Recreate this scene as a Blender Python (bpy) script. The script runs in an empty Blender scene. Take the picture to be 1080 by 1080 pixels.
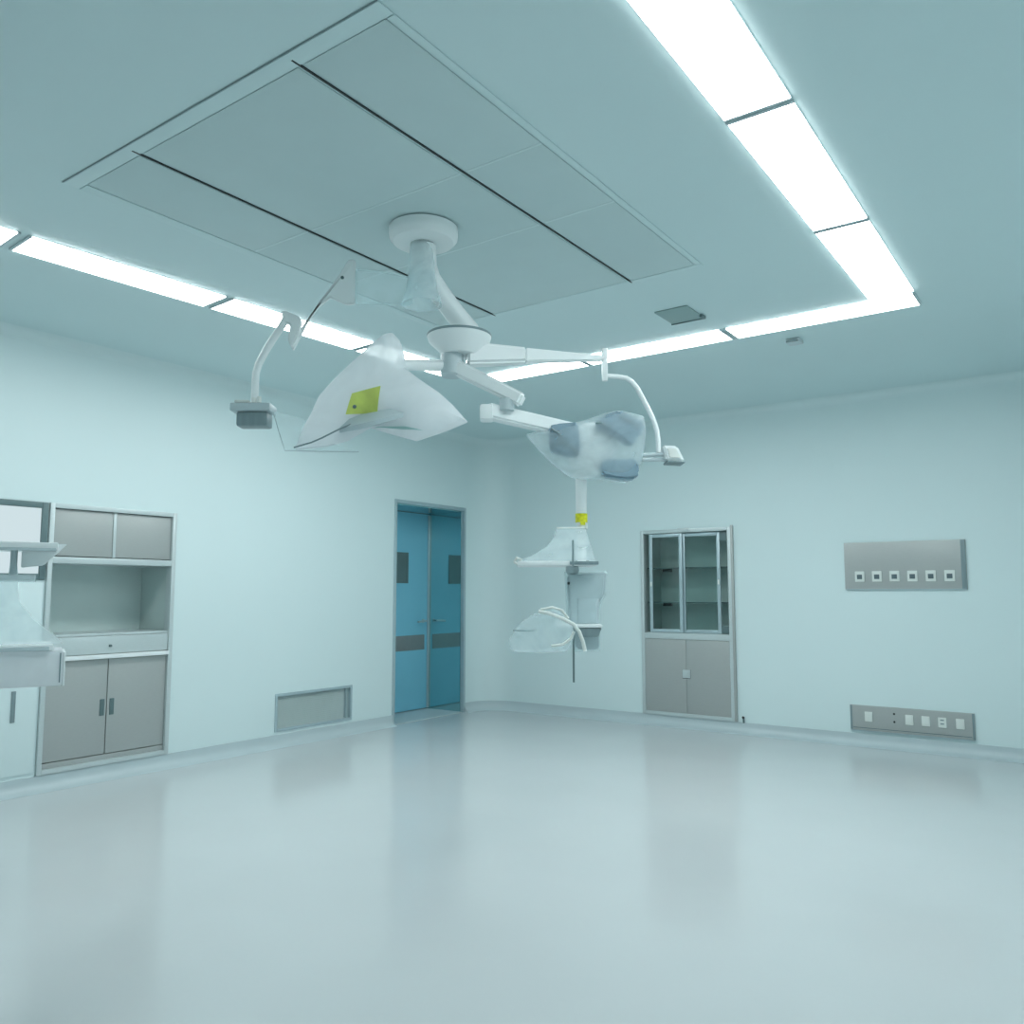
import bpy, bmesh, math, random
from mathutils import Vector, Matrix
random.seed(4)
C = bpy.context.scene.collection
SC = bpy.context.scene

# ------------------------------------------------------------------ camera, world, exposure
YAW, PITCH = 0.62125, 0.09752
cam_d = bpy.data.cameras.new('camera')
cam = bpy.data.objects.new('camera', cam_d); C.objects.link(cam)
cam.location = (0, 0, 1.3)
cam.rotation_euler = (math.pi/2 + PITCH, 0, YAW)
cam_d.sensor_fit = 'HORIZONTAL'; cam_d.sensor_width = 36.0
cam_d.lens = 36.0*870.8/1080
cam_d.clip_start = 0.05
SC.camera = cam
world = bpy.data.worlds.new('world'); SC.world = world; world.use_nodes = True
world.node_tree.nodes['Background'].inputs[0].default_value = (0.5, 0.6, 0.62, 1)
world.node_tree.nodes['Background'].inputs[1].default_value = 0.1
SC.view_settings.view_transform = 'Standard'; SC.view_settings.look = 'None'
SC.view_settings.exposure = 0.0; SC.view_settings.gamma = 1.0
SC.view_settings.use_curve_mapping = False
LAMP_STRENGTH = 14.8
LAMP_COLOUR = (0.95, 1.0, 1.0)

# ------------------------------------------------------------------ materials
def mat(name, col, rough=0.5, metal=0.0, spec=0.5, var=0.03, scale=6.0, stretch=(1, 1, 1), bump=0.0, coat=0.0):
    m = bpy.data.materials.new(name); m.use_nodes = True
    nt = m.node_tree; b = nt.nodes['Principled BSDF']
    b.inputs['Roughness'].default_value = rough; b.inputs['Metallic'].default_value = metal
    b.inputs['Specular IOR Level'].default_value = spec
    b.inputs['Coat Weight'].default_value = coat
    tc = nt.nodes.new('ShaderNodeTexCoord'); mp = nt.nodes.new('ShaderNodeMapping')
    mp.inputs['Scale'].default_value = stretch
    nz = nt.nodes.new('ShaderNodeTexNoise'); nz.inputs['Scale'].default_value = scale; nz.inputs['Detail'].default_value = 3
    rp = nt.nodes.new('ShaderNodeValToRGB')
    lo = [max(0, c*(1-var)) for c in col]; hi = [min(1, c*(1+var)) for c in col]
    rp.color_ramp.elements[0].position = 0.3; rp.color_ramp.elements[1].position = 0.7
    rp.color_ramp.elements[0].color = (*lo, 1); rp.color_ramp.elements[1].color = (*hi, 1)
    nt.links.new(tc.outputs['Object'], mp.inputs['Vector']); nt.links.new(mp.outputs['Vector'], nz.inputs['Vector'])
    nt.links.new(nz.outputs['Fac'], rp.inputs['Fac']); nt.links.new(rp.outputs['Color'], b.inputs['Base Color'])
    if bump:
        bp = nt.nodes.new('ShaderNodeBump'); bp.inputs['Strength'].default_value = bump; bp.inputs['Distance'].default_value = 0.01
        nt.links.new(nz.outputs['Fac'], bp.inputs['Height']); nt.links.new(bp.outputs['Normal'], b.inputs['Normal'])
    return m

def emit(name, col, strength):
    m = bpy.data.materials.new(name); m.use_nodes = True; nt = m.node_tree
    for n in list(nt.nodes): nt.nodes.remove(n)
    e = nt.nodes.new('ShaderNodeEmission'); o = nt.nodes.new('ShaderNodeOutputMaterial')
    e.inputs[0].default_value = (*col, 1); e.inputs[1].default_value = strength
    nt.links.new(e.outputs[0], o.inputs[0]); return m

def film(name, col, alpha, rough=0.4, creases=6.0, strength=0.35):
    """thin plastic sheet: mostly see-through, milky, faintly creased"""
    m = bpy.data.materials.new(name); m.use_nodes = True; nt = m.node_tree
    for n in list(nt.nodes): nt.nodes.remove(n)
    o = nt.nodes.new('ShaderNodeOutputMaterial'); mx = nt.nodes.new('ShaderNodeMixShader')
    tr = nt.nodes.new('ShaderNodeBsdfTransparent'); tr.inputs[0].default_value = (0.97, 1, 1, 1)
    mm = nt.nodes.new('ShaderNodeMixShader'); mm.inputs[0].default_value = 0.55
    b = nt.nodes.new('ShaderNodeBsdfPrincipled'); b.inputs['Base Color'].default_value = (*col, 1); b.inputs['Roughness'].default_value = rough; b.inputs['Specular IOR Level'].default_value = 0.3
    tl = nt.nodes.new('ShaderNodeBsdfTranslucent'); tl.inputs[0].default_value = (*col, 1)
    tc = nt.nodes.new('ShaderNodeTexCoord'); nz = nt.nodes.new('ShaderNodeTexNoise')
    nz.inputs['Scale'].default_value = creases; nz.inputs['Detail'].default_value = 4; nz.inputs['Distortion'].default_value = 1.2
    mr = nt.nodes.new('ShaderNodeMapRange'); mr.inputs[1].default_value = 0.3; mr.inputs[2].default_value = 0.7
    mr.inputs[3].default_value = max(0, alpha-0.05); mr.inputs[4].default_value = min(1, alpha+0.05)
    bp = nt.nodes.new('ShaderNodeBump'); bp.inputs['Strength'].default_value = strength; bp.inputs['Distance'].default_value = 0.03
    L = nt.links.new
    L(tc.outputs['Object'], nz.inputs['Vector']); L(nz.outputs['Fac'], mr.inputs[0]); L(nz.outputs['Fac'], bp.inputs['Height'])
    L(bp.outputs['Normal'], b.inputs['Normal'])
    L(b.outputs[0], mm.inputs[1]); L(tl.outputs[0], mm.inputs[2])
    L(mr.outputs[0], mx.inputs[0]); L(tr.outputs[0], mx.inputs[1]); L(mm.outputs[0], mx.inputs[2])
    L(mx.outputs[0], o.inputs[0]); return m

M = dict(
    wall=mat('pale_aqua_wall_panel', (0.71, 0.85, 0.865), 0.45, var=0.012, scale=0.8),
    ceiling=mat('pale_aqua_ceiling_panel', (0.64, 0.80, 0.82), 0.5, var=0.012, scale=0.8),
    floor=mat('grey_vinyl_floor', (0.585, 0.63, 0.645), 0.15, spec=0.6, var=0.02, scale=1.2),
    cove=mat('grey_vinyl_skirting', (0.53, 0.63, 0.66), 0.35, var=0.02, scale=2),
    steel=mat('brushed_steel', (0.44, 0.47, 0.465), 0.42, metal=0.3, var=0.03, scale=30, stretch=(1, 1, 14)),
    steel_light=mat('bright_brushed_steel', (0.60, 0.68, 0.69), 0.36, metal=0.3, var=0.03, scale=30, stretch=(1, 1, 14)),
    inner=mat('steel_interior', (0.56, 0.67, 0.66), 0.4, metal=0.1, var=0.04, scale=3),
    slat=mat('grey_slat', (0.62, 0.73, 0.73), 0.45, var=0.02),
    vent=mat('grey_vent_metal', (0.30, 0.43, 0.43), 0.5),
    dark=mat('dark_grey_metal', (0.13, 0.20, 0.21), 0.4, metal=0.2, var=0.05),
    black=mat('black_gasket', (0.012, 0.02, 0.022), 0.5, var=0.1),
    alu=mat('anodised_aluminium', (0.46, 0.58, 0.62), 0.33, metal=0.4, var=0.02, scale=25),
    blue=mat('blue_door_laminate', (0.23, 0.60, 0.77), 0.3, var=0.02, scale=2),
    reveal=mat('polished_teal_reveal', (0.40, 0.64, 0.66), 0.06, metal=0.9, var=0.03, scale=2),
    kick=mat('dull_steel_kick_plate', (0.26, 0.30, 0.31), 0.45, metal=0.3, var=0.03, scale=20),
    white=mat('white_enamel', (0.84, 0.90, 0.91), 0.3, var=0.01),
    greyish=mat('pale_grey_enamel', (0.52, 0.62, 0.65), 0.35, var=0.02),
    pod=mat('blue_grey_lamp_pod', (0.24, 0.36, 0.44), 0.35, var=0.06, scale=14),
    box=mat('slate_grey_plastic', (0.22, 0.30, 0.32), 0.4, var=0.06, scale=20, stretch=(3, 1, 0.3)),
    diffuser_grey=mat('perforated_grey_screen', (0.56, 0.70, 0.715), 0.6, var=0.015, scale=4),
    yellow=mat('yellow_green_label', (0.60, 0.70, 0.16), 0.5, var=0.12, scale=12),
    tag=mat('bright_yellow_tag', (0.72, 0.72, 0.02), 0.5, var=0.2, scale=60),
    plastic=mat('white_switch_plastic', (0.78, 0.83, 0.80), 0.35, var=0.01),
    socket=mat('dark_socket_face', (0.10, 0.15, 0.17), 0.4, var=0.05),
    teal=mat('pale_teal_tape', (0.36, 0.60, 0.58), 0.4, var=0.05),
    seam=mat('pale_seam_sealant', (0.66, 0.80, 0.815), 0.5, var=0.01),
    film=film('clear_plastic_film', (0.80, 0.88, 0.91), 0.32, strength=0.03),
    film_thin=film('thin_clear_film', (0.80, 0.90, 0.93), 0.22, strength=0.03),
    film_milky=film('milky_plastic_sheet', (0.93, 0.96, 0.98), 0.88, rough=0.6, creases=4, strength=0.08),
    lamp=emit('lit_diffuser', LAMP_COLOUR, LAMP_STRENGTH),
    screen=emit('lit_viewing_screen', (0.68, 0.82, 0.86), 0.92),
)
def glass_mat():
    m = bpy.data.materials.new('clear_glass'); m.use_nodes = True; nt = m.node_tree
    for n in list(nt.nodes): nt.nodes.remove(n)
    o = nt.nodes.new('ShaderNodeOutputMaterial'); mx = nt.nodes.new('ShaderNodeMixShader')
    t = nt.nodes.new('ShaderNodeBsdfTransparent'); t.inputs[0].default_value = (0.84, 0.93, 0.92, 1)
    g = nt.nodes.new('ShaderNodeBsdfGlossy'); g.inputs['Roughness'].default_value = 0.04
    fr = nt.nodes.new('ShaderNodeFresnel'); fr.inputs[0].default_value = 1.5
    nt.links.new(fr.outputs[0], mx.inputs[0]); nt.links.new(t.outputs[0], mx.inputs[1]); nt.links.new(g.outputs[0], mx.inputs[2])
    nt.links.new(mx.outputs[0], o.inputs[0]); return m
M['glass'] = glass_mat()

# ------------------------------------------------------------------ mesh helpers
class MB:
    def __init__(s): s.bm = bmesh.new()
    def box(s, lo, hi, bevel=0.0, seg=2):
        t = bmesh.new(); bmesh.ops.create_cube(t, size=1)
        c = [(a+b)/2 for a, b in zip(lo, hi)]; d = [abs(b-a) for a, b in zip(lo, hi)]
        for v in t.verts: v.co = Vector((c[0]+v.co.x*d[0], c[1]+v.co.y*d[1], c[2]+v.co.z*d[2]))
        if bevel: bmesh.ops.bevel(t, geom=t.edges[:], offset=min(bevel, min(d)*0.45), segments=seg, affect='EDGES', profile=0.6)
        s._join(t); return s
    def _join(s, t):
        me = bpy.data.meshes.new('tmp'); t.to_mesh(me); s.bm.from_mesh(me); bpy.data.meshes.remove(me); t.free()
    def prism(s, poly, axis, a, b, bevel=0.0):
        """polygon extruded along an axis; poly is given in the two other axes in xyz order"""
        t = bmesh.new()
        def P(p, h):
            q = list(p); q.insert(axis, h); return Vector(q)
        A = [t.verts.new(P(p, a)) for p in poly]; B = [t.verts.new(P(p, b)) for p in poly]
        t.faces.new(A); t.faces.new(B[::-1]); n = len(poly)
        for i in range(n): t.faces.new((A[i], B[i], B[(i+1) % n], A[(i+1) % n]))
        bmesh.ops.recalc_face_normals(t, faces=t.faces[:])
        if bevel: bmesh.ops.bevel(t, geom=t.edges[:], offset=bevel, segments=2, affect='EDGES')
        s._join(t); return s
    def tube(s, pts, rad, n=14, cap=True):
        pts = [Vector(p) for p in pts]; rad = rad if isinstance(rad, (list, tuple)) else [rad]*len(pts)
        t = bmesh.new(); rings = []; up = None
        for i, p in enumerate(pts):
            d = (pts[min(i+1, len(pts)-1)] - pts[max(i-1, 0)]).normalized()
            if up is None: up = Vector((0, 0, 1)) if abs(d.z) < 0.9 else Vector((1, 0, 0))
            a = (up - d*up.dot(d)).normalized(); b = d.cross(a); up = a
            rings.append([t.verts.new(p + (a*math.cos(2*math.pi*k/n) + b*math.sin(2*math.pi*k/n))*rad[i]) for k in range(n)])
        for i in range(len(rings)-1):
            for k in range(n): t.faces.new((rings[i][k], rings[i][(k+1) % n], rings[i+1][(k+1) % n], rings[i+1][k]))
        if cap: t.faces.new(rings[0][::-1]); t.faces.new(rings[-1])
        bmesh.ops.recalc_face_normals(t, faces=t.faces[:]); s._join(t); return s
    def bar(s, p, q, sec0, sec1, bevel=0.006):
        """box bar from p to q, with (width, height) at each end; width is horizontal"""
        p, q = Vector(p), Vector(q); d = (q-p).normalized(); side = d.cross(Vector((0, 0, 1))).normalized(); up = side.cross(d)
        t = bmesh.new(); R = []
        for c, (w, h) in ((p, sec0), (q, sec1)):
            R.append([t.verts.new(c + side*sx*w/2 + up*sz*h/2) for sx, sz in ((-1, -1), (1, -1), (1, 1), (-1, 1))])
        t.faces.new(R[0][::-1]); t.faces.new(R[1])
        for k in range(4): t.faces.new((R[0][k], R[0][(k+1) % 4], R[1][(k+1) % 4], R[1][k]))
        bmesh.ops.recalc_face_normals(t, faces=t.faces[:])
        if bevel: bmesh.ops.bevel(t, geom=t.edges[:], offset=bevel, segments=3, affect='EDGES')
        s._join(t); return s
    def lathe(s, prof, c, n=48, tilt=None):
        """prof: list of (radius, height); c: centre"""
        t = bmesh.new(); rings = []; mtx = tilt or Matrix.Identity(3)
        for r, h in prof:
            if r < 1e-5: rings.append([t.verts.new(Vector(c) + mtx @ Vector((0, 0, h)))])
            else: rings.append([t.verts.new(Vector(c) + mtx @ Vector((r*math.cos(2*math.pi*k/n), r*math.sin(2*math.pi*k/n), h))) for k in range(n)])
        for A, B in zip(rings, rings[1:]):
            for k in range(n):
                f = [A[k % len(A)], A[(k+1) % len(A)], B[(k+1) % len(B)], B[k % len(B)]]
                g = []
                for v in f:
                    if v not in g: g.append(v)
                if len(g) > 2: t.faces.new(g)
        bmesh.ops.recalc_face_normals(t, faces=t.faces[:]); s._join(t); return s
    def sheet(s, grid):
        """rows of points -> a quad sheet"""
        V = [[s.bm.verts.new(Vector(p)) for p in row] for row in grid]
        for a, b in zip(V, V[1:]):
            for k in range(len(a)-1): s.bm.faces.new((a[k], a[k+1], b[k+1], b[k]))
        return s
    def build(s, name, m, parent=None, off=None, smooth=True, kind=None):
        off = Vector(off) if off is not None else Vector((0, 0, 0))
        for v in s.bm.verts: v.co -= off
        me = bpy.data.meshes.new(name)
        if smooth:
            for f in s.bm.faces: f.smooth = True
            for e in s.bm.edges:
                if len(e.link_faces) == 2 and e.calc_face_angle(0) > math.radians(35): e.smooth = False
        s.bm.to_mesh(me); s.bm.free()
        me.materials.append(M[m] if isinstance(m, str) else m)
        o = bpy.data.objects.new(name, me); C.objects.link(o)
        if parent: o.parent = parent
        if kind: o['kind'] = kind
        return o

def B(lo, hi, bevel=0.0): return MB().box(lo, hi, bevel)
def tag(o, label, cat, group=None):
    o['label'] = label; o['category'] = cat
    if group: o['group'] = group
    return o
def thing(name, label, cat, loc, rotz=0.0, group=None):
    o = bpy.data.objects.new(name, None); C.objects.link(o); o.empty_display_size = 0.1
    o.location = loc; o.rotation_euler = (0, 0, rotz)
    return tag(o, label, cat, group)

# ------------------------------------------------------------------ the room
XL, YB, XR, YF, H = -5.79, 7.62, 0.62, -1.95, 3.05
RC = 0.37                                                    # rounded corner between the two walls seen
def holed_wall(name, axis, value, out, span, holes):
    """plane wall with rectangular holes and 0.12 m thickness. axis 0: x = value, spanned in y and z; axis 1: y = value, spanned in x and z"""
    us = sorted({span[0], span[1], *[h[0] for h in holes], *[h[1] for h in holes]})
    zs = sorted({0.0, H, *[h[2] for h in holes], *[h[3] for h in holes]})
    bm = bmesh.new(); V = {}
    def vert(u, z):
        if (u, z) not in V: V[(u, z)] = bm.verts.new((value, u, z) if axis == 0 else (u, value, z))
        return V[(u, z)]
    for a, b in zip(us, us[1:]):
        for c, d in zip(zs, zs[1:]):
            um, zm = (a+b)/2, (c+d)/2
            if any(h[0] < um < h[1] and h[2] < zm < h[3] for h in holes): continue
            bm.faces.new((vert(a, c), vert(b, c), vert(b, d), vert(a, d)))
    r = bmesh.ops.extrude_face_region(bm, geom=bm.faces[:])
    mv = Vector((out*0.12, 0, 0)) if axis == 0 else Vector((0, out*0.12, 0))
    for g in r['geom']:
        if isinstance(g, bmesh.types.BMVert): g.co += mv
    bmesh.ops.recalc_face_normals(bm, faces=bm.faces[:])
    mb = MB(); mb.bm.free(); mb.bm = bm
    return mb

CABL = (2.70, 3.645, 0.10, 1.91)
GRL = (4.652, 5.492, 0.145, 0.42)
DOOR = (6.05, 7.19, 0.0, 2.245)
VIEW = (1.95, 2.696, 1.385, 1.908)
CABR = (-3.832, -2.878, 0.10, 1.93)
holed_wall('wall_left', 0, XL, -1, (YF, YB-RC), [CABL, GRL, DOOR, VIEW]).build('wall_left', 'wall', kind='structure', smooth=False)
wb = holed_wall('wall_back', 1, YB, 1, (XL+RC, XR), [CABR])
wb.build('wall_back', 'wall', kind='structure', smooth=False)
arc = [(XL+RC-RC*math.cos(a), YB-RC+RC*math.sin(a)) for a in [math.pi/2*k/16 for k in range(17)]]
mb = MB(); outer = [(XL-0.12, YB-RC), (XL-0.12, YB+0.12), (XL+RC, YB+0.12)]
mb.prism(arc + outer[::-1], 2, 0, H)
mb.build('wall_corner', 'wall', kind='structure')
B((XR, YF, 0), (XR+0.12, YB, H)).build('wall_right', 'wall', kind='structure', smooth=False)
B((XL, YF-0.12, 0), (XR, YF, H)).build('wall_front', 'wall', kind='structure', smooth=False)
B((XL-0.9, YF-0.3, -0.1), (XR+0.3, YB+0.6, 0)).build('floor', 'floor', kind='structure', smooth=False)
B((XL-0.9, YF-0.3, H), (XR+0.3, YB+0.6, H+0.1)).build('ceiling', 'ceiling', kind='structure', smooth=False)

def cove_profile(h=0.10, t=0.012, r=0.07):
    """skirting section (distance from wall, height): floor vinyl curving up the wall"""
    p = [(t, h)]
    for k in range(9):
        a = math.pi/2*k/8; p.append((t+r-r*math.cos(a), r-r*math.sin(a)+0.001))
    return [(0, h)] + p + [(t+r, 0.0), (0, 0.0)]
def run_skirting(name, path):
    """path: list of (point, inward normal)"""
    pr = cove_profile(); mb = MB(); rows = []
    for (x, y), (nx, ny) in path: rows.append([(x+nx*d, y+ny*d, z) for d, z in pr])
    mb.sheet(rows)
    bmesh.ops.recalc_face_normals(mb.bm, faces=mb.bm.faces[:])
    mb.bm.verts.ensure_lookup_table(); n = len(pr); tot = len(mb.bm.verts)
    mb.bm.faces.new([mb.bm.verts[k] for k in range(n)]); mb.bm.faces.new([mb.bm.verts[tot-n+k] for k in range(n)][::-1])
    bmesh.ops.recalc_face_normals(mb.bm, faces=mb.bm.faces[:])
    return mb.build(name, 'cove', kind='structure')
run_skirting('baseboard_left', [((XL, YF), (1, 0)), ((XL, DOOR[0]-0.0), (1, 0))])
path = [((XL, DOOR[1]+0.001), (1, 0)), ((XL, YB-RC), (1, 0))]
for k in range(1, 17):
    a = math.pi/2*k/16; path.append(((XL+RC-RC*math.cos(a), YB-RC+RC*math.sin(a)), (math.cos(a), -math.sin(a))))
path.append(((XR, YB), (0, -1)))
run_skirting('baseboard_back', path)
# soft cove where the walls meet the ceiling
def run_cove(name, path, r=0.07):
    rows = []
    for (x, y), (nx, ny) in path:
        rows.append([(x+nx*(r-r*math.cos(a)), y+ny*(r-r*math.cos(a)), H-r+r*math.sin(a)) for a in [math.pi/2*k/8 for k in range(9)]])
    MB().sheet(rows).build(name, 'wall', kind='structure')
cp = [((XL, YF), (1, 0)), ((XL, YB-RC), (1, 0))]
for k in range(1, 17):
    a = math.pi/2*k/16; cp.append(((XL+RC-RC*math.cos(a), YB-RC+RC*math.sin(a)), (math.cos(a), -math.sin(a))))
cp.append(((XR, YB), (0, -1)))
run_cove('trim_1', cp)

# ------------------------------------------------------------------ recessed doorway in the left wall
dr = bpy.data.objects.new('door_1', None); C.objects.link(dr); dr.location = (XL, 6.62, 0); dr['kind'] = 'structure'
O = (XL, 6.62, 0)
y0, y1, zt, XN = DOOR[0], DOOR[1], DOOR[3], XL-0.50
def ring(mb, axis, v0, v1, a0, a1, z0, z1, w, bottom=True, bevel=0.003):
    """rectangular frame lying in a wall plane (axis 0: x from v0 to v1, spanned in y/z; axis 1: y)"""
    def bx(u0, u1, c0, c1):
        lo, hi = ((v0, u0, c0), (v1, u1, c1)) if axis == 0 else ((u0, v0, c0), (u1, v1, c1))
        mb.box(lo, hi, bevel)
    bx(a0, a0+w, z0, z1); bx(a1-w, a1, z0, z1); bx(a0+w, a1-w, z1-w, z1)
    if bottom: bx(a0+w, a1-w, z0, z0+w)
    return mb
ring(MB(), 0, XL-0.03, XL+0.012, y0, y1, 0.001, zt, 0.034, bottom=False).build('door_frame', 'alu', dr, O)
B((XN-0.06, y0+0.005, 0.001), (XL-0.031, y0+0.04, zt-0.046)).build('near_reveal', 'reveal', dr, O)
B((XN-0.06, y1-0.04, 0.001), (XL-0.031, y1-0.005, zt-0.046)).build('polished_reveal', 'reveal', dr, O)
B((XN-0.06, y0+0.005, zt-0.045), (XL-0.031, y1-0.005, zt-0.012)).build('head_reveal', 'reveal', dr, O)
B((XN-0.06, y0+0.041, 0.0), (XL+0.0, y1-0.041, 0.006)).build('threshold', 'cove', dr, O)
leaf = B((XN-0.045, y0+0.041, 0.014), (XN, y1-0.041, zt-0.05), 0.003).build('door_leaf', 'blue', dr, O)
wn = ring(MB(), 0, XN-0.002, XN+0.010, 6.40, 6.80, 1.405, 1.745, 0.025).build('window_frame', 'dark', leaf, O)
B((XN-0.001, 6.424, 1.429), (XN+0.005, 6.776, 1.721)).build('window_pane', 'dark', leaf, O)
B((XN-0.001, 6.14, 0.665), (XN+0.006, 7.08, 0.83), 0.002).build('kick_plate', 'kick', leaf, O)
hb = MB(); hb.tube([(XN, 7.06, 0.985), (XN+0.05, 7.06, 0.985), (XN+0.055, 7.03, 0.985), (XN+0.055, 6.92, 0.978)], 0.011)
hb.box((XN-0.001, 7.045, 0.965), (XN+0.008, 7.075, 1.005), 0.003)
hb.build('door_handle', 'alu', leaf, O)
B((XN-0.001, 7.125, 0.016), (XN+0.018, 7.148, zt-0.06), 0.003).build('edge_strip', 'alu', leaf, O)

# ------------------------------------------------------------------ ceiling lights (a ring of panels)
def ceiling_light(cx, cy, length, width, rot, label, group='ceiling light panels of the ring'):
    t = thing('ceiling_light', label, 'ceiling light', (cx, cy, H), rot, group)
    l, w = length/2, width/2
    f = MB()
    f.box((-l, -w, -0.010), (-l+0.014, w, -0.001)).box((l-0.014, -w, -0.010), (l, w, -0.001))
    f.box((-l+.014, -w, -0.004), (l-.014, -w+0.004, -0.001)).box((-l+.014, w-0.004, -0.004), (l-.014, w, -0.001))
    f.build('light_frame', 'greyish', t)
    B((-l+0.0145, -w+0.005, -0.009), (l-0.0145, w-0.005, -0.002)).build('diffuser', 'lamp', t)
    return t
# right-hand row
yr = [5.145-1.155*k for k in range(5)]
names = {0: "white ceiling light panel in the steep bright row, nearest the ring's far corner",
         1: 'middle white ceiling light panel of the steep bright row',
         2: 'largest-looking white ceiling light panel, cut by the upper picture edge'}
for k in range(4):
    ceiling_light(-0.93, yr[k]-0.575, 1.145, 0.25, math.pi/2, names.get(k, 'white ceiling light panel of the row beyond the upper picture edge, overhead'))
# back row
for k, (a, b) in enumerate(((-3.115, -1.985), (-1.965, -0.808))):
    ceiling_light((a+b)/2, 5.285, b-a, 0.25, 0, ['white ceiling light panel crossed by the tip of the thin boom',
                  'long white ceiling light panel at the far corner, above the small ceiling sensor'][k])
ceiling_light(-3.58, 5.285, 0.90, 0.25, 0, 'white ceiling light panel just behind the pendant hub and tapering boom')
# left row, following the row's slight slant
def lx(y): return -4.325 + (y-1.8)*(0.19/3.2)
rl = -math.atan(0.19/3.2)
lab = {0: 'white ceiling light panel partly hidden by the peak of the milky lamp cover',
       1: 'white ceiling light panel behind the hooked arm of the grey box',
       2: 'long unbroken white ceiling light panel high above the tall steel cupboard',
       3: 'white ceiling light panel showing only a short end at the picture edge'}
ends = [(4.065, 5.09), (2.915, 4.04), (1.80, 2.89), (0.62, 1.765)]
for k, (a, b) in enumerate(ends):
    ym = (a+b)/2
    ceiling_light(lx(ym), ym, b-a, 0.255, math.pi/2+rl, lab[k])
# ------------------------------------------------------------------ laminar flow ceiling
lam = thing('laminar_flow_ceiling', 'large grey nine-panel air diffuser in the ceiling with two black seams', 'ceiling diffuser', (-2.59, 2.86, H))
OL = (-2.59, 2.86, H)
xs = [(-3.46, -3.055), (-3.03, -2.095), (-2.065, -1.69)]; ys = [(1.70, 2.555), (2.57, 3.145), (3.16, 4.04)]
fr = MB()
ring_z = (H-0.005, H-0.001)
X0, X1, Y0, Y1 = -3.53, -1.655, 1.63, 4.075
for lo, hi in (((X0, Y0), (X1, ys[0][0]-0.006)), ((X0, ys[2][1]+0.004), (X1, Y1)), ((X0, ys[0][0]), (xs[0][0]-0.006, ys[2][1])), ((xs[2][1]+0.004, ys[0][0]), (X1, ys[2][1]))):
    fr.box((*lo, ring_z[0]), (*hi, ring_z[1]), 0.002)
fr.build('outer_frame', 'ceiling', lam, OL)
for a, b in xs:
    for c, d in ys:
        B((a+0.002, c, H-0.004), (b-0.002, d, H-0.001), 0.001).build('diffuser_panel', 'diffuser_grey', lam, OL)
for y in (2.5625, 3.1525):
    sj = MB()
    for a, b in xs: sj.box((a+0.002, y-0.0065, H-0.0045), (b-0.002, y+0.0065, H-0.001), 0.001)
    sj.build('pale_joint', 'seam', lam, OL)
for x in (-3.0425, -2.08):
    B((x-0.0038, 1.66, H-0.006), (x+0.0038, 4.07, H-0.001)).build('black_seam', 'black', lam, OL)
MB().box((X0, 1.625, H-0.004), (X1, 1.628, H-0.001)).build('edge_joint', 'box', lam, OL)

# ------------------------------------------------------------------ small things on the ceiling
t = thing('ceiling_vent', 'small square grey vent flush in the ceiling near the far row of lights', 'vent', (-2.09, 4.735, H))
O2 = (-2.09, 4.735, H)
B((-2.20, 4.60, H-0.008), (-1.98, 4.87, H-0.001), 0.003).build('vent_face', 'vent', t, O2)
MB().box((-2.205, 4.865, H-0.014), (-1.975, 4.875, H-0.001), 0.002).box((-1.985, 4.80, H-0.02), (-1.965, 4.86, H-0.001), 0.002).build('vent_lip', 'dark', t, O2)
t = thing('ceiling_sensor', 'tiny ceiling sensor with a dark strip beyond the far row of lights', 'sensor', (-1.66, 5.69, H))
O2 = (-1.66, 5.69, H)
B((-1.71, 5.64, H-0.03), (-1.61, 5.74, H-0.001), 0.012).build('sensor_body', 'greyish', t, O2)
B((-1.70, 5.628, H-0.029), (-1.62, 5.642, H-0.016), 0.003).build('sensor_strip', 'dark', t, O2)

# ------------------------------------------------------------------ tall steel cupboard in the left wall
y0, y1, z0, z1 = CABL
O3 = (XL, (y0+y1)/2, z0)
t = thing('steel_cupboard', 'tall built-in grey steel cupboard with an open niche across its middle', 'cupboard', O3)
ring(MB(), 0, XL-0.05, XL+0.02, y0+.002, y1-.002, z0+.002, z1-.002, 0.032).build('cabinet_frame', 'steel_light', t, O3)
sh = MB()
xb = XL-0.42
sh.box((xb, y0+.003, z0+.003), (xb+.012, y1-.003, z1-.003)); sh.box((xb+.012, y0+.003, z0+.003), (XL-.051, y0+.02, z1-.003)); sh.box((xb+.012, y1-.02, z0+.003), (XL-.051, y1-.003, z1-.003))
sh.box((xb+.012, y0+.02, z1-.02), (XL-.051, y1-.02, z1-.003)); sh.box((xb+.012, y0+.02, z0+.003), (XL-.051, y1-.02, z0+.02))
sh.build('cabinet_body', 'inner', t, O3)
B((xb+.012, y0+.02, 1.50), (XL+0.018, y1-.034, 1.545), 0.004).build('upper_shelf', 'steel_light', t, O3)
ym = 3.165
for a, b in ((y0+.036, ym-.012), (ym+.012, y1-.036)):
    B((XL-0.025, a, 1.552), (XL-0.004, b, z1-.038), 0.003).build('upper_door', 'steel', t, O3)
B((XL-0.03, ym-.011, 1.548), (XL+0.002, ym+.011, z1-.036), 0.002).build('middle_mullion', 'steel_light', t, O3)
B((xb+.012, y0+.02, 0.998), (XL+0.004, y1-.034, 1.016), 0.003).build('niche_floor', 'steel_light', t, O3)
dw = B((XL-0.03, y0+.036, 0.872), (XL+0.008, y1-.036, 0.996), 0.003).build('drawer', 'steel_light', t, O3)
MB().lathe([(0, 0.016), (0.009, 0.014), (0.010, 0.0), (0.007, -0.001)], (XL+0.008, ym, 0.925), 16, Matrix.Rotation(math.pi/2, 3, 'Y')).build('drawer_knob', 'dark', dw, O3)
B((XL-0.03, y0+.034, 0.838), (XL+0.032, y1-.034, 0.868), 0.004).build('worktop_lip', 'white', t, O3)
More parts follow.
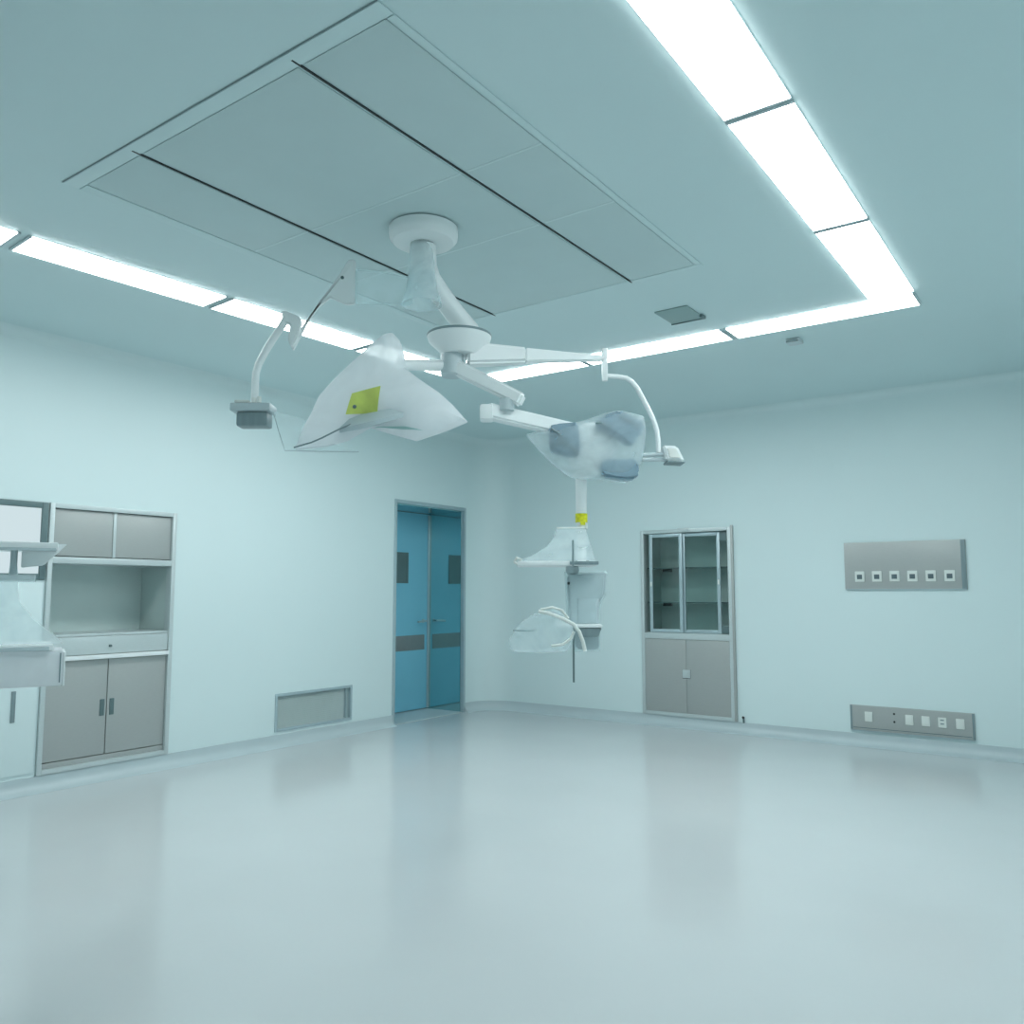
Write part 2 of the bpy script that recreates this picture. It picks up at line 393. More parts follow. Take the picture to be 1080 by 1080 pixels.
for a, b, hy in ((y0+.036, ym-.003, ym-.05), (ym+.003, y1-.036, ym+.02)):
    d = B((XL-0.025, a, 0.175), (XL-0.002, b, 0.834), 0.003).build('lower_door', 'steel', t, O3)
    h = MB(); h.box((XL-.004, hy, 0.44), (XL+.004, hy+.032, 0.555), 0.003); h.box((XL+.003, hy+.009, 0.455), (XL+.006, hy+.023, 0.54), 0.002)
    h.build('door_pull', 'dark', d, O3)
B((XL-0.035, y0+.034, z0+.034), (XL-0.006, y1-.034, 0.17), 0.003).build('toe_panel', 'steel', t, O3)

# ------------------------------------------------------------------ film viewer and access panel left of it
y0, y1, z0, z1 = VIEW
O4 = (XL, (y0+y1)/2, z0)
t = thing('film_viewer', 'bright white viewing screen in a dark frame beside the steel cupboard', 'viewing screen', O4)
ring(MB(), 0, XL-0.06, XL+0.012, y0+.002, y1-.002, z0+.002, z1-.002, 0.040).build('screen_frame', 'dark', t, O4)
B((XL-0.055, y0+.042, z0+.042), (XL-0.004, y1-.042, z1-.042)).build('screen', 'screen', t, O4)
O4 = (XL, 2.32, 0.12)
t = thing('access_panel', 'flush pale blue wall panel with a narrow dark slot below the viewing screen', 'wall panel', O4)
B((XL+0.001, 1.95, 0.125), (XL+0.008, 2.685, 1.365), 0.002).build('panel_face', 'wall', t, O4)
B((XL+0.0085, 2.525, 0.465), (XL+0.015, 2.552, 0.665), 0.003).build('slot_pull', 'box', t, O4)

# ------------------------------------------------------------------ return air grille
y0, y1, z0, z1 = GRL
O5 = (XL, (y0+y1)/2, z0)
t = thing('air_grille', 'low grey air grille in the wall between steel cupboard and blue doorway', 'grille', O5)
ring(MB(), 0, XL-0.02, XL+0.008, y0-.022, y1+.022, z0-.022, z1+.022, 0.024).build('grille_frame', 'alu', t, O5)
g = MB(); g.box((XL-0.045, y0+.004, z0+.004), (XL-0.034, y1-.004, z1-.004))
g.build('grille_back', 'inner', t, O5)
sl = MB(); n = 16
for k in range(n):
    z = z0+.012+(z1-z0-.024)*k/(n-1)
    sl.prism([(XL-0.030, z+.008), (XL-0.012, z-.007), (XL-0.012, z-.009), (XL-0.030, z+.006)], 1, y0+.006, y1-.06)
sl.build('slats', 'slat', t, O5)
B((XL-0.032, y1-.052, z0+.004), (XL+0.004, y1-.044, z1-.004), .001).build('end_fin', 'alu', t, O5)

# ------------------------------------------------------------------ glass-doored cabinet in the back wall
x0, x1, z0, z1 = CABR
O6 = ((x0+x1)/2, YB, z0)
t = thing('glass_cabinet', 'tall built-in steel cabinet with sliding glass doors above plain steel doors', 'cabinet', O6)
fm = ring(MB(), 1, YB-0.025, YB+0.05, x0+.002, x1-.002, z0+.002, z1-.002, 0.034)
fm.build('cabinet_frame', 'steel_light', t, O6)
B((x1-.0015, YB-0.028, z0+.002), (x1+.02, YB-0.001, z1+.012), .003).build('side_flange', 'steel', t, O6)
yb = YB+0.42
sh = MB()
sh.box((x0+.003, yb-.012, z0+.003), (x1-.003, yb, z1-.003)); sh.box((x0+.003, YB+.051, z0+.003), (x0+.02, yb-.012, z1-.003)); sh.box((x1-.02, YB+.051, z0+.003), (x1-.003, yb-.012, z1-.003))
sh.box((x0+.02, YB+.051, z1-.02), (x1-.02, yb-.012, z1-.003)); sh.box((x0+.02, YB+.051, z0+.003), (x1-.02, yb-.012, z0+.02))
sh.build('cabinet_body', 'inner', t, O6)
B((x0+.036, YB-.022, 0.845), (x1-.036, YB+.40, 0.905), .004).build('middle_rail', 'steel_light', t, O6)
for z in (1.20, 1.545):
    s_ = B((x0+.022, YB+.10, z), (x1-.022, yb-.014, z+.008)).build('glass_shelf', 'glass', t, O6)
    B((x0+.022, YB+.092, z-.002), (x1-.022, YB+.0995, z+.009)).build('shelf_edge', 'dark', s_, O6)
    B((x0+.16, YB+.15, z-.035), (x0+.26, YB+.17, z-.003), .003).build('shelf_clip', 'black', s_, O6)
def sliding(a, b, yy, name):
    f = ring(MB(), 1, yy, yy+.018, a, b, 0.908, 1.888, 0.034).build(name, 'alu', t, O6)
    B((a+.034, yy+.006, 0.942), (b-.034, yy+.011, 1.854)).build('door_pane', 'glass', f, O6)
    return f
f = sliding(-3.74, -3.385, YB-.010, 'sliding_door')
B((-3.73, YB-.017, 1.365), (-3.712, YB-.0105, 1.41), .002).build('finger_pull', 'plastic', f, O6)
f = sliding(-3.40, -3.005, YB+.018, 'sliding_door')
B((-3.03, YB+.007, 1.38), (-3.012, YB+.0175, 1.425), .002).build('finger_pull', 'plastic', f, O6)
for za, zb in ((0.91, 0.985), (1.80, 1.888)):
    B((-3.0, YB+.012, za), (-2.93, YB+.02, zb), .002).build('track_stop', 'dark', t, O6)
B((-3.42, YB-.034, z1-.024), (-3.29, YB-.0255, z1+.005), .003).build('top_catch', 'steel_light', t, O6)
xm = -3.357
for a, b in ((x0+.036, xm-.0015), (xm+.0015, x1-.036)):
    B((a, YB-.016, z0+.037), (b, YB+.01, 0.842), .0015).build('lower_door', 'steel', t, O6)
lk = MB(); lk.box((xm-.04, YB-.022, 0.475), (xm+.04, YB-.0165, 0.555), .003); lk.box((xm-.02, YB-.027, 0.495), (xm+.025, YB-.0215, 0.54), .003)
lk.build('door_lock', 'steel_light', t, O6)
MB().box((xm-.042, YB-.0185, 0.470), (xm+.042, YB-.0163, 0.475)).box((xm-.042, YB-.0185, 0.475), (xm-.038, YB-.0163, 0.557)).box((xm+.038, YB-.0185, 0.475), (xm+.042, YB-.0163, 0.557)).build('lock_dark_outline', 'black', t, O6)  # thin black strips outlining the lock plate at its sides and bottom

# small stop on the floor skirting by the cabinet
t = thing('door_stop', 'tiny dark peg on the skirting at the foot of the glass cabinet', 'peg', (-2.80, YB-.012, 0.10))
MB().tube([(0, 0, -0.002), (0, -.004, 0.045)], 0.009, 10).build('peg', 'dark', t)
MB().tube([(0, -.004, 0.045), (0, -.018, 0.05)], 0.011, 10).build('peg_tip', 'black', t)

# ------------------------------------------------------------------ socket panels in the back wall
def socket_panel(name, label, cx, z0, z1, xa, xb):
    o = (cx, YB, z0)
    t = thing(name, label, 'socket panel', o)
    B((xa, YB-.016, z0), (xb, YB-.001, z1), .003).build('panel_plate', 'steel', t, o)
    return t, o
t, o = socket_panel('gas_outlet_panel', 'upper steel wall panel with a row of six small white outlets', -1.38, 1.33, 1.735, -1.853, -0.907)
B((-0.945, YB-.0185, 1.333), (-0.909, YB-.0163, 1.732), .001).build('side_strip', 'box', t, o)
B((-1.85, YB-.021, 1.326), (-0.91, YB-.001, 1.332), .001).build('bottom_lip', 'alu', t, o)
def outlet(t, o, x, z, w, h, face, name='outlet'):
    p = B((x-w/2, YB-.028, z-h/2), (x+w/2, YB-.0165, z+h/2), .005).build(name, 'plastic', t, o)
    if face == 'socket':
        B((x-w*.27, YB-.031, z-h*.25), (x+w*.27, YB-.0275, z+h*.18), .002).build('socket_face', 'socket', p, o)
    elif face == 'double':
        for dz in (h*.24, -h*.12): B((x-w*.22, YB-.030, z+dz-h*.06), (x+w*.22, YB-.0275, z+dz+h*.06), .001).build('socket_slot', 'box', p, o)
    else:
        B((x-w*.36, YB-.030, z-h*.38), (x+w*.36, YB-.0275, z+h*.38), .002).build('switch_rocker', 'plastic', p, o)
for k in range(6):
    outlet(t, o, -1.729+0.1395*k, 1.44, 0.078, 0.092, 'socket')
t, o = socket_panel('power_socket_panel', 'low steel wall panel with five white switches just above the skirting', -1.38, 0.132, 0.34, -1.853, -0.907)
B((-1.852, YB-.0185, 0.134), (-1.835, YB-.0163, 0.338), .001).build('side_strip', 'box', t, o)
B((-0.925, YB-.0185, 0.134), (-0.909, YB-.0163, 0.338), .001).build('side_strip', 'box', t, o)
B((-1.83, YB-.0185, 0.150), (-0.93, YB-.0163, 0.155), .0005).build('bottom_groove', 'dark', t, o)
B((-1.85, YB-.024, 0.124), (-0.91, YB-.001, 0.131), .001).build('bottom_lip', 'alu', t, o)
for x, fc in ((-1.703, 'plain'), (-1.385, 'plain'), (-1.262, 'plain'), (-1.14, 'double'), (-1.01, 'plain')):
    outlet(t, o, x, 0.25, 0.062, 0.082, fc, 'outlet')
for z in (0.222, 0.288):
    MB().lathe([(0, 0.005), (0.008, 0.004), (0.009, 0)], (-1.502, YB-.0165, z), 12, Matrix.Rotation(math.pi/2, 3, 'X')).build('screw', 'black', t, o)

# ------------------------------------------------------------------ pendants: a frame turned with the room's diagonal; u to the side, w in depth, z up
PX, PY = -2.57, 2.86
def pworld(u, w, z):
    c, s = math.cos(YAW), math.sin(YAW)
    return (PX + c*u - s*w, PY + s*u + c*w, z)
def pthing(name, label, cat, base, group=None):
    return thing(name, label, cat, pworld(*base), YAW, group)

def edge_at(poly, c, ang):
    """distance from c to the polygon outline in direction ang"""
    d = Vector((math.cos(ang), math.sin(ang))); best = 0.01
    n = len(poly)
    for i in range(n):
        a = Vector(poly[i]) - Vector(c); b = Vector(poly[(i+1) % n]) - Vector(c); e = b-a
        den = d.x*e.y - d.y*e.x
        if abs(den) < 1e-9: continue
        s = (a.x*e.y - a.y*e.x)/den; k = (a.x*d.y - a.y*d.x)/den
        if s > 0 and -1e-6 <= k <= 1+1e-6: best = max(best, s)
    return best
def puff(poly, u, z, R):
    """0 at the outline, rising smoothly to 1 about R inside it"""
    acc = 0.0; dm = 1e9; p = Vector((u, z)); n = len(poly); ds = []
    for i in range(n):
        a = Vector(poly[i]); b = Vector(poly[(i+1) % n]); e = b-a
        k = min(1, max(0, (p-a).dot(e)/max(1e-12, e.dot(e)))); ds.append((p-a-e*k).length)
    dm = min(ds)
    if dm < 1e-5: return 0.0
    soft = sum((dm/d)**3 for d in ds)**(-1/3)*dm*1.35
    x = min(1.0, min(soft, dm*1.35)/R)
    return math.sqrt(max(0, 1-(1-x)**2))
def front_depth(poly, c, w0, bulge, u, z, R=.12):
    return w0 - bulge*puff(poly, u, z, R)
def pillow(mb, poly, c, w0, front, back, n=72, rings=12, fold=0.012, seed=0, R=.12):
    """a bag closed round the outline: puffed towards the front and the back, lightly folded"""
    rnd = random.Random(seed); ph = [rnd.uniform(0, 6.28) for _ in range(4)]
    angs = sorted([2*math.pi*k/n for k in range(n)] + [math.atan2(p[1]-c[1], p[0]-c[0]) % (2*math.pi) for p in poly])
    bm = mb.bm; N = len(angs)
    E_ = [edge_at(poly, c, a) for a in angs]
    def vert(i, s, side):
        a = angs[i]; x = c[0]+math.cos(a)*E_[i]*s; z = c[1]+math.sin(a)*E_[i]*s
        b = front if side < 0 else back
        d = puff(poly, x, z, R) if s < .9999 else 0.0
        f = fold*d*(math.sin(17*x+11*z+ph[0]) + .6*math.sin(-13*x+29*z+ph[1]))*.6
        return bm.verts.new((x, w0 + side*b*d + f, z))
    ss = [math.sin(math.pi/2*k/rings) for k in range(1, rings+1)]
    rim = [vert(i, 1.0, -1) for i in range(N)]
    for side in (-1, 1):
        prev = None; cen = vert(0, 0.0, side)
        for s in ss:
            cur = rim if s > 0.9999 else [vert(i, s, side) for i in range(N)]
            for i in range(N):
                j = (i+1) % N
                f = (cen, cur[i], cur[j]) if prev is None else (prev[i], cur[i], cur[j], prev[j])
                bm.faces.new(f if side > 0 else f[::-1])
            prev = cur
    bmesh.ops.recalc_face_normals(bm, faces=bm.faces[:])
    return mb

# ---- ceiling mount, hub and booms
b0 = (0.0, 0.0, H)
t = pthing('pendant_arm_system', 'white ceiling-mounted arm system with round plate, slanting tube and bowl-shaped hub', 'ceiling pendant', b0)
MB().lathe([(0, -.085), (.11, -.085), (.145, -.078), (.163, -.058), (.166, -.035), (.166, -.011), (0, -.011)], (0, 0, H), 56).build('mount_plate', 'white', t, b0)
MB().lathe([(.058, 2.965), (.062, 2.92), (.064, 2.83), (.075, 2.74), (.098, 2.67), (.096, 2.665), (.071, 2.735), (.058, 2.83)], (-.005, 0, 0), 40).build('bell_cover', 'film', t, b0)
MB().tube([(0.004, 0, 2.96), (0.008, .01, 2.86), (0.03, .03, 2.80), (0.08, .06, 2.735), (0.15, .11, 2.655), (0.215, .14, 2.585), (0.235, .15, 2.54)], [.056, .056, .054, .052, .050, .050, .050], 20).build('drop_tube', 'white', t, b0)
MB().lathe([(0, 2.565), (.15, 2.565), (.158, 2.555), (.150, 2.53), (.118, 2.50), (.095, 2.475), (.085, 2.465), (0, 2.465)], (.165, .15, 0), 56).build('hub', 'white', t, b0)
MB().lathe([(.1585, 2.554), (.1605, 2.560), (.1585, 2.566), (.155, 2.567)], (.165, .15, 0), 56).build('hub_rim', 'box', t, b0)
MB().lathe([(0, 2.466), (.056, 2.466), (.056, 2.365), (.048, 2.355), (0, 2.355)], (.13, .15, 0), 36).build('hub_neck', 'greyish', t, b0)
# thin boom to the side with its post, curved tube and small lamp box
bm_ = MB(); bm_.bar((0.20, .16, 2.47), (0.50, .20, 2.475), (.10, .115), (.07, .075), .014); bm_.bar((0.49, .199, 2.475), (0.90, .27, 2.482), (.06, .07), (.03, .024), .006)
bm_.build('thin_boom', 'white', t, b0)
# lower boom
MB().bar((0.150, .14, 2.40), (0.475, .06, 2.215), (.075, .075), (.075, .065), .012).build('lower_boom', 'white', t, b0)
MB().lathe([(0, 2.225), (.036, 2.225), (.036, 2.17), (0, 2.17)], (.40, .07, 0), 28).build('boom_joint', 'greyish', t, b0)
# faint wide arm to the hooked arm
MB().prism([(-.05, 2.80), (-.05, 2.665), (-.20, 2.672), (-.322, 2.672), (-.322, 2.84), (-.20, 2.83)], 1, -.022, .022, .010).build('side_boom', 'film_thin', t, b0)

# ---- small lamp box on the curved tube
b1 = (0.895, .27, 2.50)
t = pthing('examination_lamp', 'small white rectangular lamp box at the end of a thin curved tube', 'lamp', b1)
MB().box((.881, .256, 2.365), (.909, .284, 2.535), .006).build('post', 'white', t, b1)
cv = [(.900, .27, 2.392), (.96, .275, 2.390), (1.005, .28, 2.384), (1.035, .283, 2.365), (1.06, .287, 2.335), (1.114, .293, 2.232), (1.145, .297, 2.165), (1.160, .3, 2.115), (1.165, .3, 2.06), (1.166, .3, 2.005)]
MB().tube(cv, .0125, 12).build('curved_tube', 'white', t, b1)
br = MB(); br.tube([(1.075, .30, 1.992), (1.195, .30, 1.994)], .010, 10); br.tube([(1.075, .30, 1.968), (1.20, .30, 1.968)], .010, 10)
br.build('bracket', 'greyish', t, b1)
hd = MB().prism([(1.178, 2.035), (1.252, 2.030), (1.288, 1.952), (1.197, 1.958)], 1, .25, .36, .008)
hd.build('lamp_box', 'white', t, b1)
MB().prism([(1.198, 1.9575), (1.289, 1.9515), (1.286, 1.944), (1.200, 1.949)], 1, .252, .358, .001).build('lamp_base', 'box', t, b1)
MB().prism([(1.200, 2.018), (1.243, 2.015), (1.266, 1.968), (1.212, 1.971)], 1, .244, .251, .001).build('lamp_window', 'plastic', t, b1)

# ---- hooked arm with grey box
b2 = (-.34, 0, 2.67)
t = pthing('monitor_arm', 'hooked white arm ending in a slate-grey box, near the wrapped lamp with the yellow label', 'arm', b2)
MB().prism([(-.357, 2.886), (-.324, 2.886), (-.324, 2.668), (-.362, 2.664), (-.44, 2.70), (-.50, 2.652), (-.548, 2.575), (-.612, 2.440), (-.622, 2.474), (-.585, 2.535), (-.50, 2.668), (-.400, 2.81)], 1, -.012, .012, .005).build('upper_wing', 'white', t, b2)
MB().tube([(-.383, -.012, 2.795), (-.383, -.017, 2.795)], .008, 10).build('wing_screw', 'dark', t, b2)
MB().prism([(-.655, 2.607), (-.640, 2.618), (-.570, 2.585), (-.560, 2.565), (-.585, 2.47), (-.606, 2.44), (-.622, 2.475), (-.612, 2.55), (-.645, 2.56)], 1, -.068, -.03, .006).build('elbow', 'white', t, b2)
MB().tube([(-.635, -.05, 2.585), (-.655, -.05, 2.545), (-.69, -.05, 2.49), (-.728, -.05, 2.425), (-.758, -.05, 2.365), (-.770, -.05, 2.32), (-.772, -.05, 2.26), (-.772, -.05, 2.165)], .017, 16).build('curved_tube', 'white', t, b2)
B((-.868, -.11, 2.130), (-.683, .01, 2.168), .008).build('top_plate', 'greyish', t, b2)
B((-.842, -.095, 2.062), (-.697, -.005, 2.129), .012).build('grey_box', 'box', t, b2)
kn = MB(); kn.box((-.85, -.10, 2.17), (-.785, -.05, 2.182), .003); kn.tube([(-.758, -.10, 2.168), (-.758, -.10, 2.19)], .011, 12); kn.tube([(-.735, -.10, 2.168), (-.735, -.10, 2.196)], .010, 12)
kn.build('knobs', 'plastic', t, b2)

# ---- wrapped surgical lamp with the yellow label
b3 = (-.17, -.05, 2.20)
t = pthing('surgical_light', 'large surgical lamp shrouded in milky plastic sheet with a yellow-green label', 'surgical light', b3)
tilt = Matrix.Rotation(math.radians(18), 3, 'X') @ Matrix.Rotation(math.radians(-14), 3, 'Y')
MB().lathe([(0, .055), (.10, .05), (.20, .03), (.235, .0), (.23, -.02), (.15, -.03), (0, -.032)], (-.20, -.03, 2.12), 48, tilt).build('lamp_head', 'greyish', t, b3)
MB().tube([(-.17, -.02, 2.17), (-.12, 0, 2.30), (-.10, .02, 2.38), (.02, .1, 2.40), (.10, .145, 2.41)], [.03, .03, .028, .028, .028], 14).build('lamp_arm', 'white', t, b3)
cover = [(-.158, 2.488), (-.125, 2.493), (-.094, 2.460), (-.072, 2.40), (-.062, 2.325), (.0, 2.275), (.094, 2.211), (.16, 2.15), (.222, 2.078), (.12, 2.035), (-.012, 1.990), (-.12, 2.02), (-.226, 2.052), (-.33, 1.99), (-.42, 1.965), (-.561, 1.948), (-.53, 2.04), (-.492, 2.114), (-.459, 2.193), (-.38, 2.285), (-.275, 2.385), (-.21, 2.45)]
CC = (-.17, 2.19)
pillow(MB(), cover, CC, -.10, .15, .14, seed=3, fold=.0, R=.24).build('plastic_cover', 'film_milky', t, b3)
def on_cover(u, z, d=.004): return (u, front_depth(cover, CC, -.10, .15, u, z, .24) - d - .012, z)
def patch(quad, n=8, d=.004):
    g = []
    for i in range(n+1):
        row = []
        for j in range(n+1):
            a, b = i/n, j/n
            p = [(1-a)*((1-b)*quad[0][k]+b*quad[1][k]) + a*((1-b)*quad[3][k]+b*quad[2][k]) for k in (0, 1)]
            row.append(on_cover(*p, d))
        g.append(row)
    return MB().sheet(g)
patch([(-.283, 2.178), (-.156, 2.212), (-.172, 2.100), (-.312, 2.086)]).build('warning_label', 'yellow', t, b3)
patch([(-.205, 2.046), (-.05, 2.037), (.028, 2.022), (-.06, 2.026)], 6).build('tape_strip', 'teal', t, b3)
MB().lathe([(0, .004), (.008, .003), (.009, 0)], on_cover(-.272, 2.12, .006), 10, Matrix.Rotation(math.pi/2, 3, 'X')).build('label_dot', 'dark', t, b3)
# loose hem of clear film below the sheet
hem = []
A_ = [(-.665, 2.125), (-.60, 2.11), (-.52, 2.09)]; Bm = [(-.635, 2.03), (-.58, 2.02), (-.53, 2.02)]; Cc = [(-.604, 1.942), (-.45, 1.938), (-.27, 1.938)]
for i in range(7):
    f = i/6; k = f*2; lo, hi, m_ = (A_, Bm, k) if k <= 1 else (Bm, Cc, k-1)
    hem.append([((1-m_)*p[0]+m_*q[0], -.12+.02*math.sin(i+j), (1-m_)*p[1]+m_*q[1]) for j, (p, q) in enumerate(zip(lo, hi))])
MB().sheet(hem).build('loose_hem', 'film_thin', t, b3)
MB().tube([(-.664, -.12, 2.125), (-.635, -.12, 2.03), (-.604, -.125, 1.942), (-.44, -.125, 1.938), (-.27, -.12, 1.937)], .0025, 6).build('hem_seam', 'greyish', t, b3)
dn = MB().tube([(-.561, -.13, 1.955), (-.47, -.19, 1.966), (-.42, -.20, 1.985), (-.34, -.215, 2.022), (-.27, -.22, 2.05)], .004, 6)
dn.build('fold_edge', 'box', t, b3)

# ---- wrapped petal lamp over the equipment column
b4 = (.80, .27, 2.0)
t = pthing('surgical_light', 'petal-shaped surgical lamp with three blue-grey pods inside a clear plastic bag', 'surgical light', b4)
def pod(poly, w0, w1): return MB().prism(poly, 1, w0-.022, w1, .012)
pod([(.607, 2.118), (.645, 2.130), (.752, 2.138), (.760, 1.985), (.725, 1.965), (.612, 1.995)], .20, .27).build('lamp_pod', 'pod', t, b4)
pod([(.835, 2.125), (.880, 2.170), (.955, 2.198), (1.080, 2.128), (1.065, 2.085), (1.012, 2.018), (.985, 2.035), (.930, 2.080)], .20, .27).build('lamp_pod', 'pod', t, b4)
pod([(.868, 1.950), (1.040, 1.955), (1.050, 1.885), (1.035, 1.858), (.980, 1.850), (.875, 1.868), (.855, 1.895)], .20, .27).build('lamp_pod', 'pod', t, b4)
for a, b, c_ in (((.62, .170, 2.10), (.66, .170, 2.075), (.675, .170, 2.03)), ((.63, .170, 2.02), (.69, .170, 2.035), (.745, .170, 1.98))):
    MB().tube([a, b, c_], .006, 8).build('pod_fitting', 'box', t, b4)
MB().tube([(.835, .170, 2.13), (.87, .170, 2.128), (.90, .170, 2.11)], .006, 8).build('pod_fitting', 'box', t, b4)
MB().tube([(.955, .170, 2.165), (1.0, .170, 2.14), (1.05, .170, 2.115)], .004, 8).build('pod_fitting', 'box', t, b4)
MB().lathe([(0, .10), (.07, .10), (.115, .08), (.13, .04), (.13, -.03), (.10, -.05), (0, -.05)], (.835, .34, 2.03), 40, Matrix.Rotation(math.pi/2, 3, 'X')).build('lamp_body', 'white', t, b4)
bag = [(.497, 2.090), (.575, 2.110), (.651, 2.127), (.80, 2.165), (.90, 2.200), (.952, 2.210), (1.02, 2.198), (1.088, 2.177), (1.096, 2.10), (1.088, 2.024), (1.072, 1.95), (1.051, 1.89), (1.003, 1.848), (.93, 1.852), (.869, 1.864), (.80, 1.866), (.759, 1.866), (.712, 1.880), (.66, 1.915), (.612, 1.958), (.555, 2.02)]
pillow(MB(), bag, (.82, 2.03), .27, .13, .15, seed=8, fold=.015).build('plastic_bag', 'film', t, b4)

# ---- equipment pendant below it
b5 = (.775, .36, 2.10)
t = pthing('equipment_pendant', 'slim hanging equipment column with a yellow tag and two small shelves', 'equipment pendant', b5)
ar = MB(); ar.bar((.30, .063, 2.166), (.83, .36, 2.105), (.075, .072), (.075, .070), .010)
ar.build('support_arm', 'white', t, b5)
B((.272, .02, 2.118), (.335, .115, 2.192), .012).build('arm_end_cap', 'white', t, b5)
MB().lathe([(0, 2.14), (.034, 2.14), (.032, 2.0), (.029, 1.86), (.027, 1.695), (.024, 1.60), (.022, 1.43), (0, 1.43)], (.778, .36, 0), 28).build('column', 'white', t, b5)
tg = MB().lathe([(.0295, 1.70), (.031, 1.70), (.031, 1.655), (.0295, 1.655)], (.778, .36, 0), 24); tg.box((.770, .322, 1.640), (.795, .330, 1.66), .002)
tg.build('yellow_tag', 'tag', t, b5)
MB().lathe([(.026, 1.652), (.028, 1.652), (.028, 1.625), (.026, 1.622)], (.782, .36, 0), 20).build('collar', 'plastic', t, b5)
# upper shelf
s1 = B((.452, .20, 1.433), (.843, .52, 1.454), .006).build('upper_shelf', 'white', t, b5)
B((.705, .192, 1.436), (.846, .1995, 1.453), .002).build('shelf_rail', 'box', s1, b5)
MB().tube([(.438, .22, 1.450), (.45, .21, 1.470), (.47, .21, 1.462), (.452, .21, 1.440), (.438, .22, 1.450)], .008, 8).build('curled_film_edge', 'plastic', s1, b5)
tr = MB()
tent = [[(.650, .30, 1.622), (.72, .30, 1.624), (.792, .30, 1.622)], [(.640, .26, 1.58), (.72, .25, 1.58), (.80, .26, 1.58)], [(.600, .23, 1.53), (.72, .22, 1.53), (.812, .23, 1.53)], [(.53, .215, 1.485), (.68, .205, 1.485), (.825, .215, 1.485)], [(.455, .21, 1.457), (.64, .20, 1.457), (.83, .21, 1.457)]]
tr.sheet(tent); tr.sheet([[(u, .72-w, z) for u, w, z in row] for row in tent])
tr.build('film_tent', 'film', t, b5)
MB().tube([(.650, .30, 1.6225), (.792, .30, 1.6235)], .005, 8).build('film_top_fold', 'plastic', t, b5)
MB().tube([(.722, .195, 1.555), (.722, .195, 1.43)], .005, 8).build('upper_rod', 'box', t, b5)
MB().tube([(.722, .205, 1.14), (.722, .205, 0.872)], .005, 8).build('lower_rod', 'dark', t, b5)
MB().lathe([(.032, 1.432), (.035, 1.41), (.026, 1.392), (0, 1.392)], (.73, .36, 0), 20).build('shelf_socket', 'greyish', t, b5)
# service column between the shelves
MB().prism([(.700, 1.388), (.900, 1.404), (.886, 1.292), (.858, 1.256), (.856, 1.020), (.745, 1.020), (.712, 1.15)], 1, .30, .42, .010).build('service_column', 'greyish', t, b5)
B((.752, .292, 1.150), (.855, .299, 1.272), .003).build('service_panel', 'greyish', t, b5)
B((.70, .285, 1.34), (.712, .299, 1.354), .003).build('service_button', 'black', t, b5)
s2 = B((.648, .20, 1.132), (.862, .50, 1.147), .005).build('lower_shelf', 'white', t, b5)
MB().prism([(.752, 1.131), (.860, 1.131), (.842, 1.088), (.765, 1.088)], 1, .205, .297, .004).build('shelf_bracket', 'box', s2, b5)
wr = MB(); pillow(wr, [(.690, 1.405), (.80, 1.402), (.908, 1.412), (.898, 1.29), (.868, 1.24), (.866, 1.01), (.74, 1.005), (.70, 1.16)], (.79, 1.22), .36, .10, .10, seed=5)
wr.build('column_wrap', 'film_thin', t, b5)
# bag resting at the lower shelf
b6 = (.57, .14, 1.02)
t = pthing('plastic_bag', "loose clear plastic bag with white hoses at the slim column's lower shelf", 'bag', b6)
bag2 = [(.411, 1.075), (.425, 1.105), (.439, 1.126), (.475, 1.165), (.527, 1.199), (.59, 1.215), (.643, 1.218), (.685, 1.185), (.713, 1.149), (.720, 1.11), (.717, 1.084), (.70, 1.045), (.684, 1.022), (.56, 1.015), (.430, 1.022), (.414, 1.045)]
pillow(MB(), bag2, (.56, 1.10), .14, .05, .05, seed=11, fold=.016).build('bag_film', 'film', t, b6)
MB().tube([(.55, 0.090, 1.213), (.60, 0.085, 1.203), (.663, 0.080, 1.180), (.714, 0.075, 1.152), (.74, 0.075, 1.118), (.757, 0.075, 1.07), (.766, 0.075, 1.028)], .009, 10).build('hose', 'plastic', t, b6)
MB().tube([(.56, 0.090, 1.222), (.615, 0.085, 1.232), (.66, 0.085, 1.218), (.69, 0.080, 1.18)], .006, 8).build('hose', 'plastic', t, b6)
MB().tube([(.61, 0.090, 1.052), (.66, 0.085, 1.058), (.70, 0.085, 1.085), (.716, 0.085, 1.12)], .007, 8).build('hose', 'plastic', t, b6)
MB().tube([(.43, .095, 1.124), (.50, 0.090, 1.122), (.535, 0.090, 1.122)], .0025, 6).build('bag_seam', 'box', t, b6)

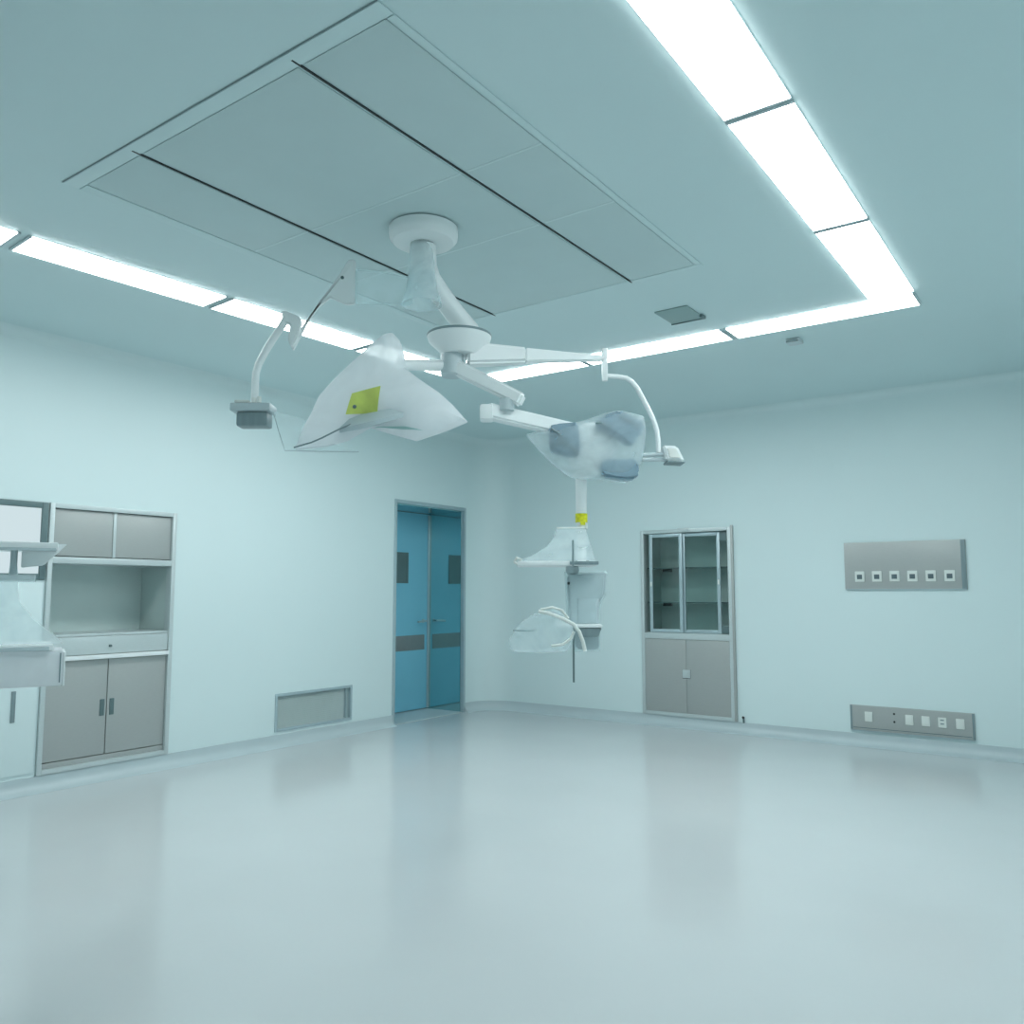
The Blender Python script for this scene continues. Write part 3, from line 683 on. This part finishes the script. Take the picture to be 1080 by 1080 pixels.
# ---- second equipment pendant near the tall cupboard (its column stands outside the picture)
QX, QY = (math.cos(YAW)*-1.76 - math.sin(YAW)*3.0), (math.sin(YAW)*-1.76 + math.cos(YAW)*3.0)
QA, QS = YAW+0.52, 0.88
def q(u, w, z):
    c, s = math.cos(QA), math.sin(QA)
    return (QX+c*u-s*w, QY+s*u+c*w, z)
b7 = (-.42, .0, 1.0)
t = thing('equipment_pendant', 'white equipment pendant with film-draped shelves overlapping the tall steel cupboard', 'equipment pendant', q(-.42*QS, 0, 1.0), QA)
MB().lathe([(0, 3.04), (.10, 3.04), (.10, 2.99), (.04, 2.97), (.04, 1.60), (.06, 1.58), (.06, 0.98), (0, 0.98)], (-.42, 0, 0), 32).build('column', 'white', t, b7)
st = B((-.50, -.12, 1.452), (.108, .12, 1.478), .006)
st.prism([(.10, 1.478), (.143, 1.478), (.06, 1.40), (-.02, 1.39), (-.02, 1.452), (.10, 1.452)], 1, -.03, .03, .003)
st.build('upper_shelf', 'white', t, b7)
B((-.50, -.126, 1.447), (.10, -.1205, 1.458), .002).build('shelf_rail', 'greyish', t, b7)
MB().tube([(-.047, 0, 1.465), (-.047, 0, 1.40), (-.046, 0, 1.352)], [.013, .013, .018], 16).build('shelf_post', 'greyish', t, b7)
B((-.36, -.08, 1.338), (.035, .08, 1.364), .006).build('lower_plate', 'film', t, b7)
dp = [[(-.36, -.07, 1.34), (-.2, -.07, 1.34), (-.046, -.07, 1.34), (-.03, -.07, 1.34)],
      [(-.36, -.09, 1.27), (-.2, -.09, 1.27), (-.046, -.095, 1.275), (-.02, -.09, 1.268)],
      [(-.36, -.10, 1.20), (-.2, -.10, 1.205), (-.03, -.105, 1.205), (.035, -.10, 1.205)],
      [(-.36, -.11, 1.15), (-.2, -.115, 1.15), (0, -.115, 1.15), (.10, -.11, 1.155)],
      [(-.36, -.115, 1.122), (-.2, -.12, 1.122), (.02, -.125, 1.122), (.142, -.115, 1.12)]]
w_ = MB().sheet(dp); w_.sheet([[(u, -w, z) for u, w, z in row] for row in dp])
w_.build('film_drape', 'film', t, b7)
s2 = B((-.50, -.13, 1.098), (.110, .13, 1.118), .005).build('lower_shelf', 'white', t, b7)
B((-.50, -.136, 1.098), (.095, -.1305, 1.112), .002).build('shelf_rail', 'greyish', s2, b7)
bx = B((-.38, -.11, 0.972), (.146, .11, 1.096), .006).build('apparatus_box', 'film_milky', t, b7)
B((.1465, -.11, 0.972), (.155, .11, 1.09), .002).build('box_end_plate', 'white', t, b7)
B((.134, -.113, 0.985), (.139, -.1105, 1.088), .0005).build('box_seam', 'box', t, b7)
for c_ in t.children_recursive: c_.data.transform(Matrix.Scale(QS, 4, (1, 0, 0)))
